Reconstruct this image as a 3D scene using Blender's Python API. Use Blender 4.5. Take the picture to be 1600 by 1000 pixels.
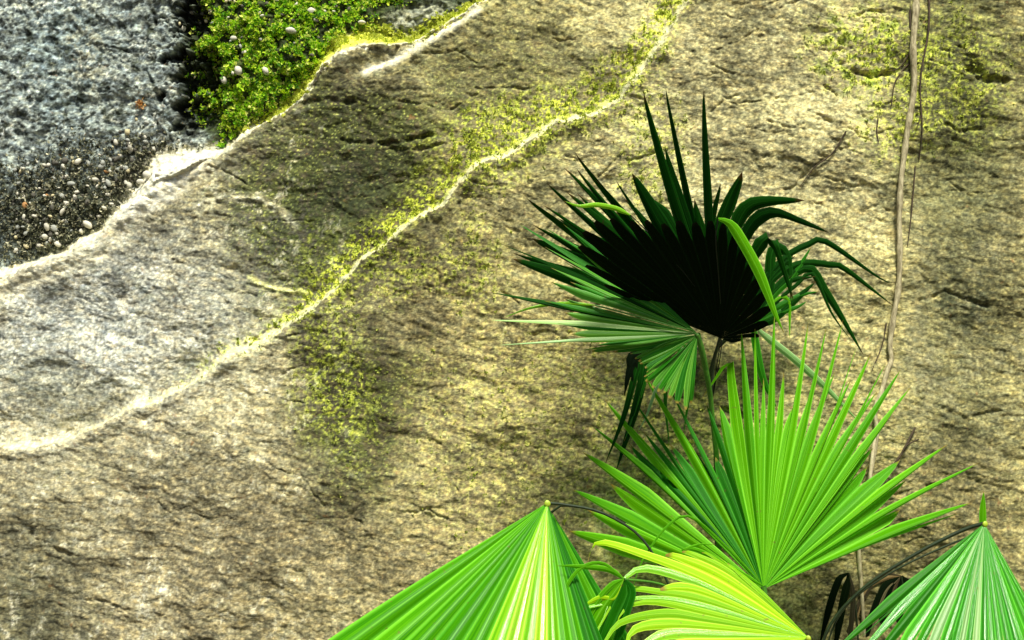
import bpy, math, random
import numpy as np
from mathutils import Vector

for o in list(bpy.data.objects):
    bpy.data.objects.remove(o)
sc = bpy.context.scene
R = math.radians

# ------------------------------------------------------------------ camera, world, sun
ZC = 1.95          # height of the picture centre above the ground
DC = 5.0           # camera to rock face
K = 0.002          # metres per photo pixel at the rock face
cd = bpy.data.cameras.new('camera')
cam = bpy.data.objects.new('camera', cd)
sc.collection.objects.link(cam)
cam.location = (0, -DC, ZC)
cam.rotation_euler = (R(90), 0, 0)
cd.sensor_width = 36
cd.lens = 36 * DC / (1600 * K)
cd.clip_start = 0.05
cd.clip_end = 500
sc.camera = cam

SUN = Vector((0.14, -0.49, 1.0)).normalized()
elev = math.asin(SUN.z)
w = bpy.data.worlds.new('World')
sc.world = w
w.use_nodes = True
nt = w.node_tree
bg = nt.nodes['Background']
sky = nt.nodes.new('ShaderNodeTexSky')
sky.sky_type = 'NISHITA'
sky.sun_disc = False
sky.sun_elevation = elev
sky.sun_rotation = math.atan2(SUN.x, SUN.y)
sky.air_density = 1.0
sky.dust_density = 3.0
nt.links.new(sky.outputs[0], bg.inputs[0])
bg.inputs[1].default_value = 0.05
ld = bpy.data.lights.new('sun', 'SUN')
ld.energy = 4.0
ld.angle = R(14)
ld.color = (1.0, 0.96, 0.82)
sun = bpy.data.objects.new('sun', ld)
sc.collection.objects.link(sun)
sun.rotation_euler = SUN.to_track_quat('Z', 'Y').to_euler()
sc.view_settings.view_transform = 'Standard'
sc.view_settings.look = 'None'
sc.view_settings.exposure = 0.78
sc.view_settings.gamma = 1
sc.view_settings.use_curve_mapping = False

# ------------------------------------------------------------------ helpers
def link(o, parent=None):
    sc.collection.objects.link(o)
    if parent is not None:
        o.parent = parent
    return o

def tag(o, label=None, cat=None, group=None, kind=None):
    if label: o['label'] = label
    if cat: o['category'] = cat
    if group: o['group'] = group
    if kind: o['kind'] = kind
    return o

def P(px, py, y=0.0):
    """place on the sheet at distance y in front of / behind the rock plane"""
    s = (DC + y) / DC * K
    return Vector(((px - 800) * s, y, ZC + (500 - py) * s))

def mesh_np(name, verts, quads, mat=None, parent=None, smooth=True, tri=False):
    k = 3 if tri else 4
    me = bpy.data.meshes.new(name)
    me.vertices.add(len(verts))
    me.vertices.foreach_set('co', np.asarray(verts, np.float32).ravel())
    n = len(quads)
    me.loops.add(n * k)
    me.loops.foreach_set('vertex_index', np.asarray(quads, np.int32).ravel())
    me.polygons.add(n)
    me.polygons.foreach_set('loop_start', np.arange(0, n * k, k, dtype=np.int32))
    me.polygons.foreach_set('loop_total', np.full(n, k, np.int32))
    if smooth:
        me.polygons.foreach_set('use_smooth', np.ones(n, bool))
    me.update(calc_edges=True)
    if mat: me.materials.append(mat)
    o = bpy.data.objects.new(name, me)
    return link(o, parent)

def catmull(pts, n):
    """n points, even in arc length, through pts (list of Vector)"""
    if len(pts) == 2:
        d = np.linspace(0, 1, 24)[:, None]
        c = np.array(pts[0])[None] * (1 - d) + np.array(pts[1])[None] * d
    else:
        A = [np.array(p) for p in pts]
        A = [2 * A[0] - A[1]] + A + [2 * A[-1] - A[-2]]
        c = []
        for i in range(1, len(A) - 2):
            p0, p1, p2, p3 = A[i - 1:i + 3]
            for t in np.linspace(0, 1, 12, endpoint=False):
                c.append(0.5 * ((2 * p1) + (-p0 + p2) * t + (2 * p0 - 5 * p1 + 4 * p2 - p3) * t ** 2
                                + (-p0 + 3 * p1 - 3 * p2 + p3) * t ** 3))
        c.append(A[-2])
        c = np.array(c)
    s = np.concatenate([[0], np.cumsum(np.linalg.norm(np.diff(c, axis=0), axis=1))])
    q = np.linspace(0, s[-1], n)
    return np.stack([np.interp(q, s, c[:, k]) for k in range(3)], 1), s[-1]

def tube(name, pts, radii, mat, parent=None, n=40, sides=10, bumps=0.0, nodes=None, seed=0):
    c, L = catmull(pts, n)
    rr = np.interp(np.linspace(0, 1, n), np.linspace(0, 1, len(radii)), radii)
    rg = np.random.default_rng(seed)
    if nodes:
        for t in nodes:
            rr = rr * (1 + 0.28 * np.exp(-((np.linspace(0, 1, n) - t) / 0.006) ** 2))
    V = []
    up = np.array([0.13, -1.0, 0.07])
    for i in range(n):
        t = c[min(i + 1, n - 1)] - c[max(i - 1, 0)]
        t /= np.linalg.norm(t) + 1e-9
        a = np.cross(t, up); a /= np.linalg.norm(a) + 1e-9
        b = np.cross(t, a)
        for k in range(sides):
            an = 2 * math.pi * k / sides
            r = rr[i] * (1 + bumps * (rg.random() - 0.5))
            V.append(c[i] + r * (math.cos(an) * a + math.sin(an) * b))
    F = []
    for i in range(n - 1):
        for k in range(sides):
            k2 = (k + 1) % sides
            F.append((i * sides + k, i * sides + k2, (i + 1) * sides + k2, (i + 1) * sides + k))
    return mesh_np(name, V, F, mat, parent)

# numpy gradient noise
class Noise:
    def __init__(s, seed):
        r = np.random.default_rng(seed)
        s.p = r.permutation(1024).astype(np.int32)
        a = r.random(1024) * 2 * np.pi
        s.gx = np.cos(a).astype(np.float32); s.gy = np.sin(a).astype(np.float32)
    def __call__(s, x, y):
        xi = np.floor(x).astype(np.int32); yi = np.floor(y).astype(np.int32)
        xf = (x - xi).astype(np.float32); yf = (y - yi).astype(np.float32)
        u = xf * xf * xf * (xf * (xf * 6 - 15) + 10); v = yf * yf * yf * (yf * (yf * 6 - 15) + 10)
        def g(i, j, a, b):
            h = s.p[(s.p[(xi + i) & 1023] + yi + j) & 1023]
            return s.gx[h] * a + s.gy[h] * b
        n00 = g(0, 0, xf, yf); n10 = g(1, 0, xf - 1, yf)
        n01 = g(0, 1, xf, yf - 1); n11 = g(1, 1, xf - 1, yf - 1)
        return ((n00 * (1 - u) + n10 * u) * (1 - v) + (n01 * (1 - u) + n11 * u) * v) * 1.5

def fbm(seed, x, y, f, octs=4, gain=0.5, lac=2.03, ridged=False):
    out = 0; a = 1.0; tot = 0
    for k in range(octs):
        n = Noise(seed * 31 + k)(x * f + k * 17.3, y * f - k * 9.1)
        if ridged: n = 1 - 2 * np.abs(n)
        out = out + a * n; tot += a
        a *= gain; f *= lac
    return out / tot

def sstep(a, b, x):
    t = np.clip((x - a) / (b - a), 0, 1)
    return t * t * (3 - 2 * t)

# ------------------------------------------------------------------ node material helpers
def new_mat(name):
    m = bpy.data.materials.new(name)
    m.use_nodes = True
    m.node_tree.nodes.clear()
    return m, m.node_tree.nodes, m.node_tree.links

def N(ns, t, **kw):
    n = ns.new(t)
    for k, v in kw.items():
        if k in n.inputs: n.inputs[k].default_value = v
        else: setattr(n, k, v)
    return n

def noise_node(ns, ls, vec, scale, detail=6, rough=0.6):
    n = ns.new('ShaderNodeTexNoise')
    n.inputs['Scale'].default_value = scale
    n.inputs['Detail'].default_value = detail
    n.inputs['Roughness'].default_value = rough
    ls.new(vec, n.inputs['Vector'])
    return n

def ramp(ns, ls, fac, stops):
    r = ns.new('ShaderNodeValToRGB')
    el = r.color_ramp.elements
    while len(el) < len(stops): el.new(0.5)
    for e, (p, c) in zip(el, stops):
        e.position = p; e.color = (*c, 1) if len(c) == 3 else c
    ls.new(fac, r.inputs[0])
    return r

def mixc(ns, ls, fac, a, b, mode='MIX'):
    m = ns.new('ShaderNodeMix'); m.data_type = 'RGBA'; m.blend_type = mode
    for s, v in ((0, fac), (6, a), (7, b)):
        if isinstance(v, (int, float)): m.inputs[s].default_value = v
        elif isinstance(v, tuple): m.inputs[s].default_value = (*v, 1)
        else: ls.new(v, m.inputs[s])
    return m.outputs[2]

def rock_material(rough=0.9, bump=0.65):
    m, ns, ls = new_mat('rock')
    out = ns.new('ShaderNodeOutputMaterial'); b = ns.new('ShaderNodeBsdfPrincipled')
    ls.new(b.outputs[0], out.inputs[0])
    at = N(ns, 'ShaderNodeAttribute', attribute_name='Col')
    tc = ns.new('ShaderNodeTexCoord')
    mp = ns.new('ShaderNodeMapping'); mp.inputs['Scale'].default_value = (1, 1, 1.8)
    mp.inputs['Rotation'].default_value = (0, R(14), 0)
    ls.new(tc.outputs['Object'], mp.inputs[0])
    n1 = noise_node(ns, ls, mp.outputs[0], 95, 5, 0.7)
    n2 = noise_node(ns, ls, mp.outputs[0], 28, 5, 0.65)
    r1 = ramp(ns, ls, n1.outputs['Fac'], [(0.30, (0.70, 0.70, 0.68)), (0.5, (1, 1, 1)), (0.72, (1.35, 1.33, 1.28))])
    c = mixc(ns, ls, 1.0, at.outputs['Color'], r1.outputs[0], 'MULTIPLY')
    r2 = ramp(ns, ls, n2.outputs['Fac'], [(0.30, (0.62, 0.66, 0.62)), (0.5, (1, 1, 1)), (0.7, (1.35, 1.28, 1.1))])
    c = mixc(ns, ls, 1.0, c, r2.outputs[0], 'MULTIPLY')
    # rusty grains
    n3 = noise_node(ns, ls, tc.outputs['Object'], 33, 3, 0.6)
    r3 = ramp(ns, ls, n3.outputs['Fac'], [(0.66, (0, 0, 0)), (0.76, (0.5, 0.5, 0.5))])
    c = mixc(ns, ls, r3.outputs[0], c, (0.34, 0.17, 0.06))
    ls.new(c, b.inputs['Base Color'])
    b.inputs['Roughness'].default_value = rough
    b.inputs['Specular IOR Level'].default_value = 0.25
    n4 = noise_node(ns, ls, mp.outputs[0], 140, 6, 0.7)
    bp = ns.new('ShaderNodeBump'); bp.inputs['Strength'].default_value = bump
    bp.inputs['Distance'].default_value = 0.006
    ls.new(n4.outputs['Fac'], bp.inputs['Height'])
    ls.new(bp.outputs[0], b.inputs['Normal'])
    return m

def leaf_material(name, base, light, trans, tip=(0.30, 0.22, 0.04), rough=0.38, tw=0.35, tipstart=0.965, spec=0.2):
    """base / light: lamina and rib colours; trans: colour of the light let through"""
    m, ns, ls = new_mat(name)
    out = ns.new('ShaderNodeOutputMaterial'); b = ns.new('ShaderNodeBsdfPrincipled')
    uv = N(ns, 'ShaderNodeUVMap', uv_map='UVMap')
    oi = ns.new('ShaderNodeObjectInfo')
    sx = ns.new('ShaderNodeSeparateXYZ'); ls.new(uv.outputs[0], sx.inputs[0])
    ad = ns.new('ShaderNodeVectorMath'); ad.operation = 'ADD'
    cmb = ns.new('ShaderNodeCombineXYZ')
    ml = N(ns, 'ShaderNodeMath', operation='MULTIPLY'); ls.new(oi.outputs['Random'], ml.inputs[0]); ml.inputs[1].default_value = 41
    ls.new(ml.outputs[0], cmb.inputs[0]); ls.new(ml.outputs[0], cmb.inputs[1])
    ls.new(uv.outputs[0], ad.inputs[0]); ls.new(cmb.outputs[0], ad.inputs[1])
    mp = ns.new('ShaderNodeMapping'); mp.inputs['Scale'].default_value = (7, 1.2, 1)
    ls.new(ad.outputs[0], mp.inputs[0])
    st = noise_node(ns, ls, mp.outputs[0], 1.6, 4, 0.65)
    r = ramp(ns, ls, st.outputs['Fac'], [(0.34, base), (0.66, light)])
    # pale midrib; paler rim has the lit-edge highlight painted in
    ab = N(ns, 'ShaderNodeMath', operation='ABSOLUTE'); ls.new(sx.outputs[0], ab.inputs[0])
    rr = ramp(ns, ls, ab.outputs[0], [(0.0, (0.75,) * 3), (0.10, (0.0,) * 3), (0.72, (0.0,) * 3), (0.95, (0.85,) * 3)])
    c = mixc(ns, ls, rr.outputs[0], r.outputs[0], tuple(min(1, x * 1.5 + 0.1 * max(light)) for x in light))
    # whole-leaflet variation
    r2 = ramp(ns, ls, oi.outputs['Random'], [(0.0, (0.58, 0.72, 0.8)), (1.0, (1.3, 1.14, 1.0))])
    c = mixc(ns, ls, 1.0, c, r2.outputs[0], 'MULTIPLY')
    # spots, scuffs
    tc = ns.new('ShaderNodeTexCoord')
    ns2 = noise_node(ns, ls, tc.outputs['Object'], 46, 3, 0.7)
    r4 = ramp(ns, ls, ns2.outputs['Fac'], [(0.665, (0, 0, 0)), (0.72, (0.7,) * 3)])
    g_ = max(light)
    c = mixc(ns, ls, r4.outputs[0], c, (0.35 * g_, 0.28 * g_, 0.07 * g_))
    # dry tip
    vv = N(ns, 'ShaderNodeMath', operation='ADD'); ls.new(sx.outputs[1], vv.inputs[0])
    sc2 = N(ns, 'ShaderNodeMath', operation='MULTIPLY'); ls.new(oi.outputs['Random'], sc2.inputs[0]); sc2.inputs[1].default_value = 0.025
    ls.new(sc2.outputs[0], vv.inputs[1])
    r3 = ramp(ns, ls, vv.outputs[0], [(tipstart, (0,) * 3), (min(1, tipstart + 0.06), (1,) * 3)])
    c = mixc(ns, ls, r3.outputs[0], c, tip)
    ls.new(c, b.inputs['Base Color'])
    b.inputs['Roughness'].default_value = rough
    b.inputs['Specular IOR Level'].default_value = spec
    # fine parallel veins
    mp2 = ns.new('ShaderNodeMapping'); mp2.inputs['Scale'].default_value = (11, 0.35, 1)
    ls.new(ad.outputs[0], mp2.inputs[0])
    vn = noise_node(ns, ls, mp2.outputs[0], 2.2, 2, 0.5)
    bp = ns.new('ShaderNodeBump'); bp.inputs['Strength'].default_value = 0.35; bp.inputs['Distance'].default_value = 0.002
    ls.new(vn.outputs['Fac'], bp.inputs['Height']); ls.new(bp.outputs[0], b.inputs['Normal'])
    tr = ns.new('ShaderNodeBsdfTranslucent'); 
    tcx = mixc(ns, ls, r3.outputs[0], trans, tip)
    ls.new(tcx, tr.inputs[0])
    mx = ns.new('ShaderNodeMixShader'); mx.inputs[0].default_value = tw
    ls.new(b.outputs[0], mx.inputs[1]); ls.new(tr.outputs[0], mx.inputs[2])
    ls.new(mx.outputs[0], out.inputs[0])
    return m

def plain_material(name, c1, c2, scale=40, rough=0.8, bump=0.5, stretch=(1, 1, 1), dist=0.003):
    m, ns, ls = new_mat(name)
    out = ns.new('ShaderNodeOutputMaterial'); b = ns.new('ShaderNodeBsdfPrincipled')
    ls.new(b.outputs[0], out.inputs[0])
    tc = ns.new('ShaderNodeTexCoord')
    mp = ns.new('ShaderNodeMapping'); mp.inputs['Scale'].default_value = stretch
    ls.new(tc.outputs['Object'], mp.inputs[0])
    n = noise_node(ns, ls, mp.outputs[0], scale, 5, 0.65)
    r = ramp(ns, ls, n.outputs['Fac'], [(0.32, c1), (0.68, c2)])
    ls.new(r.outputs[0], b.inputs['Base Color'])
    b.inputs['Roughness'].default_value = rough
    bp = ns.new('ShaderNodeBump'); bp.inputs['Strength'].default_value = bump; bp.inputs['Distance'].default_value = dist
    ls.new(n.outputs['Fac'], bp.inputs['Height']); ls.new(bp.outputs[0], b.inputs['Normal'])
    return m

def attr_material(name, rough=0.8, tw=0.3):
    m, ns, ls = new_mat(name)
    out = ns.new('ShaderNodeOutputMaterial'); b = ns.new('ShaderNodeBsdfPrincipled')
    at = N(ns, 'ShaderNodeAttribute', attribute_name='Col')
    ls.new(at.outputs['Color'], b.inputs['Base Color'])
    b.inputs['Roughness'].default_value = rough
    tr = ns.new('ShaderNodeBsdfTranslucent'); ls.new(at.outputs['Color'], tr.inputs[0])
    mx = ns.new('ShaderNodeMixShader'); mx.inputs[0].default_value = tw
    ls.new(b.outputs[0], mx.inputs[1]); ls.new(tr.outputs[0], mx.inputs[2])
    ls.new(mx.outputs[0], out.inputs[0])
    return m

# ------------------------------------------------------------------ rock face
STEP = 3.2 / 1000
xs = np.arange(-1.72, 1.72, STEP)
zs = np.arange(ZC - 1.10, ZC + 1.10, STEP)
def grow(a, end, sgn):
    out = []; d = STEP; v = a
    while (v - end) * sgn < 0:
        d = min(d * 1.12, 0.12); v += sgn * d; out.append(v)
    return out
xs = np.array(sorted(grow(xs[0], -6.0, -1)) + list(xs) + grow(xs[-1], 6.0, 1))
zs = np.array(sorted(grow(zs[0], -0.25, -1)) + list(zs) + grow(zs[-1], 5.2, 1))
X, Z = np.meshgrid(xs, zs)
PX = X / K + 800
PY = 500 - (Z - ZC) / K

L1 = [(-3000, 1500), (-300, 560), (0, 428), (48, 412), (95, 395), (140, 370), (160, 345), (200, 315), (235, 285), (290, 258), (335, 235), (400, 190),
      (440, 165), (480, 130), (500, 100), (520, 78), (550, 66), (580, 62), (610, 66), (640, 54), (690, 26), (745, -8), (800, -45), (1200, -330), (4000, -2000)]
L2 = [(-3000, 1600), (-300, 760), (0, 700), (48, 697), (100, 690), (160, 665), (210, 638), (250, 628), (300, 600), (350, 558), (400, 540),
      (440, 515), (490, 480), (520, 455), (560, 410), (600, 380), (640, 345), (690, 322), (715, 290), (740, 262),
      (790, 240), (840, 210), (870, 190), (930, 175), (970, 150), (1010, 100), (1050, 40), (1072, 0), (1110, -60), (1500, -500), (4000, -3000)]
def above(L, seed, amp=5.0):
    """signed distance in pixels above the ledge line"""
    lx = np.array([p[0] for p in L], float); ly = np.array([p[1] for p in L], float)
    j1 = fbm(seed, PX, PY * 0.3, 1 / 60, 4, 0.6) * amp
    yc = np.interp(PX, lx, ly)
    sl = (np.interp(PX + 14, lx, ly) - np.interp(PX - 14, lx, ly)) / 28
    return (yc - PY) / np.sqrt(1 + sl * sl) + j1
d1 = above(L1, 3, 8) + 2.2 * fbm(5, PX, PY, 1 / 9, 3, 0.6)
d2 = above(L2, 4, 7) + 1.8 * fbm(6, PX, PY, 1 / 9, 3, 0.6)

def blob(cx, cy, rx, ry, rot=0.0, soft=0.6):
    c, s = math.cos(R(rot)), math.sin(R(rot))
    u = ((PX - cx) * c + (PY - cy) * s) / rx; v = (-(PX - cx) * s + (PY - cy) * c) / ry
    return 1 - sstep(1 - soft, 1 + soft, np.sqrt(u * u + v * v) + WARP)
WARP = fbm(11, PX, PY, 1 / 130, 5, 0.62) * 0.55

def seg_dist(pts):
    best = np.full(PX.shape, 1e9, np.float32)
    x0 = min(p[0] for p in pts) - 60; x1 = max(p[0] for p in pts) + 60
    y0 = min(p[1] for p in pts) - 60; y1 = max(p[1] for p in pts) + 60
    m = (PX > x0) & (PX < x1) & (PY > y0) & (PY < y1)
    qx = PX[m] + CRX[m]; qy = PY[m] + CRY[m]; b = np.full(qx.shape, 1e9)
    for (ax, ay), (bx, by) in zip(pts[:-1], pts[1:]):
        vx, vy = bx - ax, by - ay
        t = np.clip(((qx - ax) * vx + (qy - ay) * vy) / (vx * vx + vy * vy), 0, 1)
        b = np.minimum(b, np.hypot(qx - ax - t * vx, qy - ay - t * vy))
    best[m] = b
    return best
CRX = fbm(21, PX, PY, 1 / 14, 4, 0.6) * 4; CRY = fbm(22, PX, PY, 1 / 14, 4, 0.6) * 4.5
CRD = np.clip(0.75 + 1.6 * fbm(23, PX, PY, 1 / 18, 3), 0.05, 1.5)

# relief: Y grows away from the camera
m_up = sstep(-1, 3, d1)            # dark conglomerate, upper left
m_mid = sstep(-1, 3, d2) * (1 - m_up)
m_low = 1 - sstep(-1, 3, d2)
wx = X + 0.02 * fbm(31, X, Z, 9, 3); wz = Z + 0.02 * fbm(32, X, Z, 9, 3)
def rot(a):
    c, s = math.cos(R(a)), math.sin(R(a))
    return wx * c + wz * s, -wx * s + wz * c
ax, az = rot(-14)
scaly = 1.5 * fbm(41, ax * 13, az * 42, 1.0, 5, 0.62)
scaly3 = fbm(144, ax * 6 + 0.5 * fbm(145, X, Z, 6, 3), az * 19, 1.0, 5, 0.58) * 1.3
scaly2 = fbm(42, ax * 42, az * 88, 1.0, 4, 0.7)
scur = fbm(142, wx * 34 + 2 * fbm(143, X, Z, 12, 2), wz * 40, 1.0, 4, 0.65, ridged=True)
lump = fbm(43, wx, wz, 3.2, 5, 0.52)
big = fbm(44, X, Z, 0.9, 3, 0.5)
chunk = fbm(45, wx * 9, wz * 12, 1.0, 5, 0.6, ridged=True)
fine = fbm(46, X, Z, 105, 2, 0.7)
# flaky terraces: quantised low noise gives small broken steps
tz = fbm(47, ax * 2.2, az * 5, 1.0, 5, 0.55) * 7 + 0.6 * lump
ter = (np.floor(tz) + sstep(0.0, 0.28, tz - np.floor(tz)))
Y = 0.10 * (Z - ZC) - 0.035 * big
Y -= m_low * (0.0030 * scaly + 0.0022 * scaly2 + 0.0005 * scur + 0.0050 * scaly3 + 0.040 * lump + 0.0010 * fine)
Y -= m_mid * (0.0015 * scaly + 0.0020 * scaly2 + 0.0014 * scur + 0.0062 * chunk + 0.0035 * scaly3 + 0.042 * lump + 0.0014 * fine)
Y += 0.0019 * (m_low + 1.3 * m_mid) * ter
rag = fbm(48, wx, wz, 16, 5, 0.62, ridged=True)
peb = fbm(49, X, Z, 45, 2, 0.6)
Y -= m_up * (0.030 * fbm(50, wx, wz, 5, 4, 0.55) + 0.017 * rag + 0.003 * peb + 0.0016 * fine)
w2 = np.interp(PX, [-200, 48, 140, 240, 300, 400, 470, 520, 600, 640, 700, 760, 850, 900, 960, 1050, 1200], [6, 6, 4, 7, 3, 8, 7, 5, 4, 5, 7, 6, 11, 6, 9, 6, 6]) * (1 + 0.7 * fbm(7, PX, PY, 1 / 40, 3))
Y += 0.050 * (1 - np.exp(-np.clip(d2 + 1, 0, None) / w2)) * sstep(-1.5, 1.5, d2)     # the lower slab stands proud
Y -= 0.008 * np.exp(-((d2 + 9) / 9) ** 2)
w1 = 13 + 7 * fbm(8, PX, PY, 1 / 50, 3) + 30 * np.exp(-((PX - 245) / 55) ** 2) + 22 * np.exp(-((PX - 560) / 50) ** 2)
Y += 0.085 * sstep(-2.5, w1, d1)
Y -= 0.010 * np.exp(-((d1 + 10) / 9) ** 2)
PW = PX + 120 * fbm(55, PX, PY, 1 / 60, 5, 0.65) - 0.12 * (PY - 100)
Y += 0.10 * sstep(20, 120, d1) * np.exp(-((PW - 292) / 24) ** 2)    # dark cleft left of the moss
Y -= m_up * sstep(280, 330, PW) * (0.03 * fbm(51, X, Z, 9, 3, 0.6) + 0.022 * fbm(52, X, Z, 24, 3, 0.6))
Y -= 0.05 * blob(400, 60, 110, 90, 0) * m_up
CR = [([(530, 213), (600, 219), (672, 206)], 4, 0.016), ([(600, 227), (645, 230), (692, 220)], 3, 0.010),
      ([(1322, 94), (1345, 107), (1372, 113), (1412, 106)], 3.4, 0.022), ([(1488, 192), (1508, 202), (1546, 197)], 3, 0.014),
      ([(395, 170), (440, 158), (500, 150), (545, 152)], 5, 0.010), ([(1528, 100), (1548, 118), (1580, 120)], 8, 0.03),
      ([(740, 130), (800, 128), (845, 132)], 2.2, 0.007), ([(1130, 640), (1160, 660)], 6, 0.01),
      ([(1235, 300), (1270, 262), (1300, 240), (1322, 205)], 1.8, 0.006), ([(1350, 15), (1372, 8), (1410, 10)], 2.2, 0.012),
      ([(205, 95), (222, 130), (230, 150)], 3, 0.02), ([(60, 60), (110, 200), (150, 240)], 4, 0.01),
      ([(380, 440), (430, 452), (478, 458)], 2.5, -0.006), ([(300, 318), (345, 305), (400, 308), (432, 326)], 3, -0.006),
      ([(620, 150), (700, 165), (760, 130)], 2, 0.006), ([(1150, 190), (1200, 205), (1290, 200)], 1.8, 0.004),
      ([(1440, 470), (1480, 455), (1544, 480)], 3, 0.012), ([(1470, 640), (1510, 655), (1560, 640)], 4, 0.010),
      ([(60, 830), (85, 850), (120, 860)], 5, 0.012), ([(1390, 770), (1450, 755), (1520, 770)], 2.5, 0.006)]
rngc = np.random.default_rng(5)
for k in range(130):
    cx, cy = (rngc.uniform(40, 1560), rngc.uniform(0, 1000)) if k < 80 else (rngc.normal(1230, 130), rngc.uniform(0, 330))
    L_ = rngc.uniform(20, 75); a_ = R(rngc.normal(8, 22))
    CR.append(([(cx, cy), (cx + L_ * .5 * math.cos(a_), cy + L_ * .5 * math.sin(a_) + rngc.normal(0, 3)),
                (cx + L_ * math.cos(a_), cy + L_ * math.sin(a_))], rngc.uniform(1.0, 2.0), rngc.uniform(0.003, 0.009)))
ST = np.exp(-(seg_dist([(566, 102), (620, 80), (680, 42), (745, 0)]) / 7) ** 2)
Y += 0.028 * sstep(14, -4, PY - np.interp(PX, [540, 566, 620, 680, 745, 800], [112, 100, 78, 40, -2, -40])) * sstep(530, 570, PX) * (1 - m_up)
for pts, wd, dp in CR:
    Y += dp * CRD * np.exp(-(seg_dist(pts) / wd) ** 2)
# the cliff leans away at the top and runs into the ground
Y += 0.35 * sstep(ZC + 1.3, 5.2, Z) ** 2 * 4 + 0.25 * fbm(60, X, Z, 0.5, 3) * sstep(1.8, 3.5, np.abs(X))
del scaly, tz, rag, chunk

# colours of the stone and what grows on it, with some light and shade painted in
def col(r, g, b): return np.array((r, g, b), np.float32)[None, None, :]
C = np.zeros(X.shape + (3,), np.float32)
tan = col(0.36, 0.335, 0.155); grey = col(0.39, 0.37, 0.26); warm = col(0.48, 0.45, 0.25)
brown = col(0.30, 0.235, 0.12); olive = col(0.060, 0.075, 0.020); dk = col(0.030, 0.040, 0.020)
blue = col(0.19, 0.225, 0.22); white = col(0.80, 0.77, 0.56); lich = col(0.50, 0.58, 0.06); grn = col(0.16, 0.26, 0.03)
def lay(mask, c, k=1.0):
    global C
    mm = (np.clip(mask, 0, 1) * k)[..., None]
    C = C * (1 - mm) + c * mm
n_a = fbm(71, PX, PY, 1 / 70, 5, 0.6); n_b = fbm(72, PX, PY, 1 / 22, 4, 0.65); n_c = fbm(73, PX, PY, 1 / 7, 3, 0.7)
n_s = fbm(74, ax * 14, az * 30, 1.0, 4, 0.65)
n_f = fbm(75, PX * 0.7, PY, 1 / 3.4, 2, 0.7); n_g = fbm(76, ax / K / 16, az / K / 6.5, 1.0, 3, 0.7)
C[:] = tan
lay(sstep(900, 200, PX + 120 * n_a), grey, 0.75)
lay(blob(1190, 180, 330, 260), warm, 0.9)
lay(blob(700, 640, 220, 260), brown, 0.35); lay(blob(420, 900, 420, 130), brown, 0.45)
lay(blob(200, 520, 240, 130, -30), col(0.50, 0.51, 0.43), 0.9)
lay(blob(100, 480, 120, 160, 0), col(0.50, 0.53, 0.49), 0.8)
lay(sstep(0.05, 0.45, n_s), brown, 0.45)
lay(sstep(0.1, 0.5, -n_s), col(0.48, 0.45, 0.27), 0.3)
lay(blob(330, 860, 330, 150) + blob(200, 720, 220, 110), col(0.30, 0.265, 0.16), 0.4)
lay(blob(95, 605, 90, 50, 15), col(0.12, 0.13, 0.09), 0.6)
lay(blob(1510, 350, 80, 440), col(0.17, 0.175, 0.09), 0.65)
lay(blob(60, 940, 90, 130), dk, 0.7); lay(blob(130, 800, 170, 160), col(0.24, 0.225, 0.14), 0.45)
lay(blob(1500, 560, 110, 260, 10) * sstep(-0.2, 0.3, n_a + 0.4 * n_b), col(0.17, 0.165, 0.10), 0.75)
lay(blob(1500, 470, 60, 55) * sstep(-0.1, 0.2, n_b), dk, 0.8)
lay(blob(1500, 690, 70, 40) * sstep(-0.05, 0.2, n_b), dk, 0.8)
lay(blob(1430, 860, 200, 150), col(0.20, 0.17, 0.08), 0.6)  # darker brown behind the fans, partly their shade put into the colour
lay(blob(1490, 120, 110, 200), olive, 0.6)
# dark algae, and painted palm shade at the end
alg = blob(490, 290, 165, 180, 30) + 0.9 * blob(560, 650, 90, 140, 0) + 0.8 * blob(590, 200, 110, 60) + 0.6 * blob(800, 120, 130, 120)
alg = np.clip(alg, 0, 1)
C *= (1 - 0.62 * blob(520, 290, 160, 190, 25) - 0.60 * blob(545, 640, 85, 150) * m_low)[..., None]
lay(alg * sstep(-0.50, 0.05, n_b + 0.5 * n_a + 0.6 * n_c), olive, 0.88)
lay(alg * sstep(0.28, 0.5, n_f + 0.5 * n_c), col(0.36, 0.40, 0.10), 0.6)
lay(blob(540, 330, 75, 120, 30) * sstep(-0.3, 0.2, n_c + 0.4 * n_b), dk, 0.8)
lay(blob(560, 640, 60, 90) * sstep(-0.2, 0.3, n_c + 0.4 * n_b), dk, 0.4)
lay(blob(1060, 610, 130, 70) , olive, 0.6)  # shadow below the upper palm painted onto the rock
# pale crusts
vein = np.exp(-(seg_dist([(300, 318), (345, 305), (400, 308), (432, 326), (455, 350)]) / 6) ** 2)
lay(vein * sstep(-0.4, 0.1, n_b), white, 0.5)
lay(np.exp(-(seg_dist([(385, 432), (405, 446), (440, 453), (482, 459)]) / 4) ** 2), col(0.72, 0.74, 0.30), 0.8)
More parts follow.
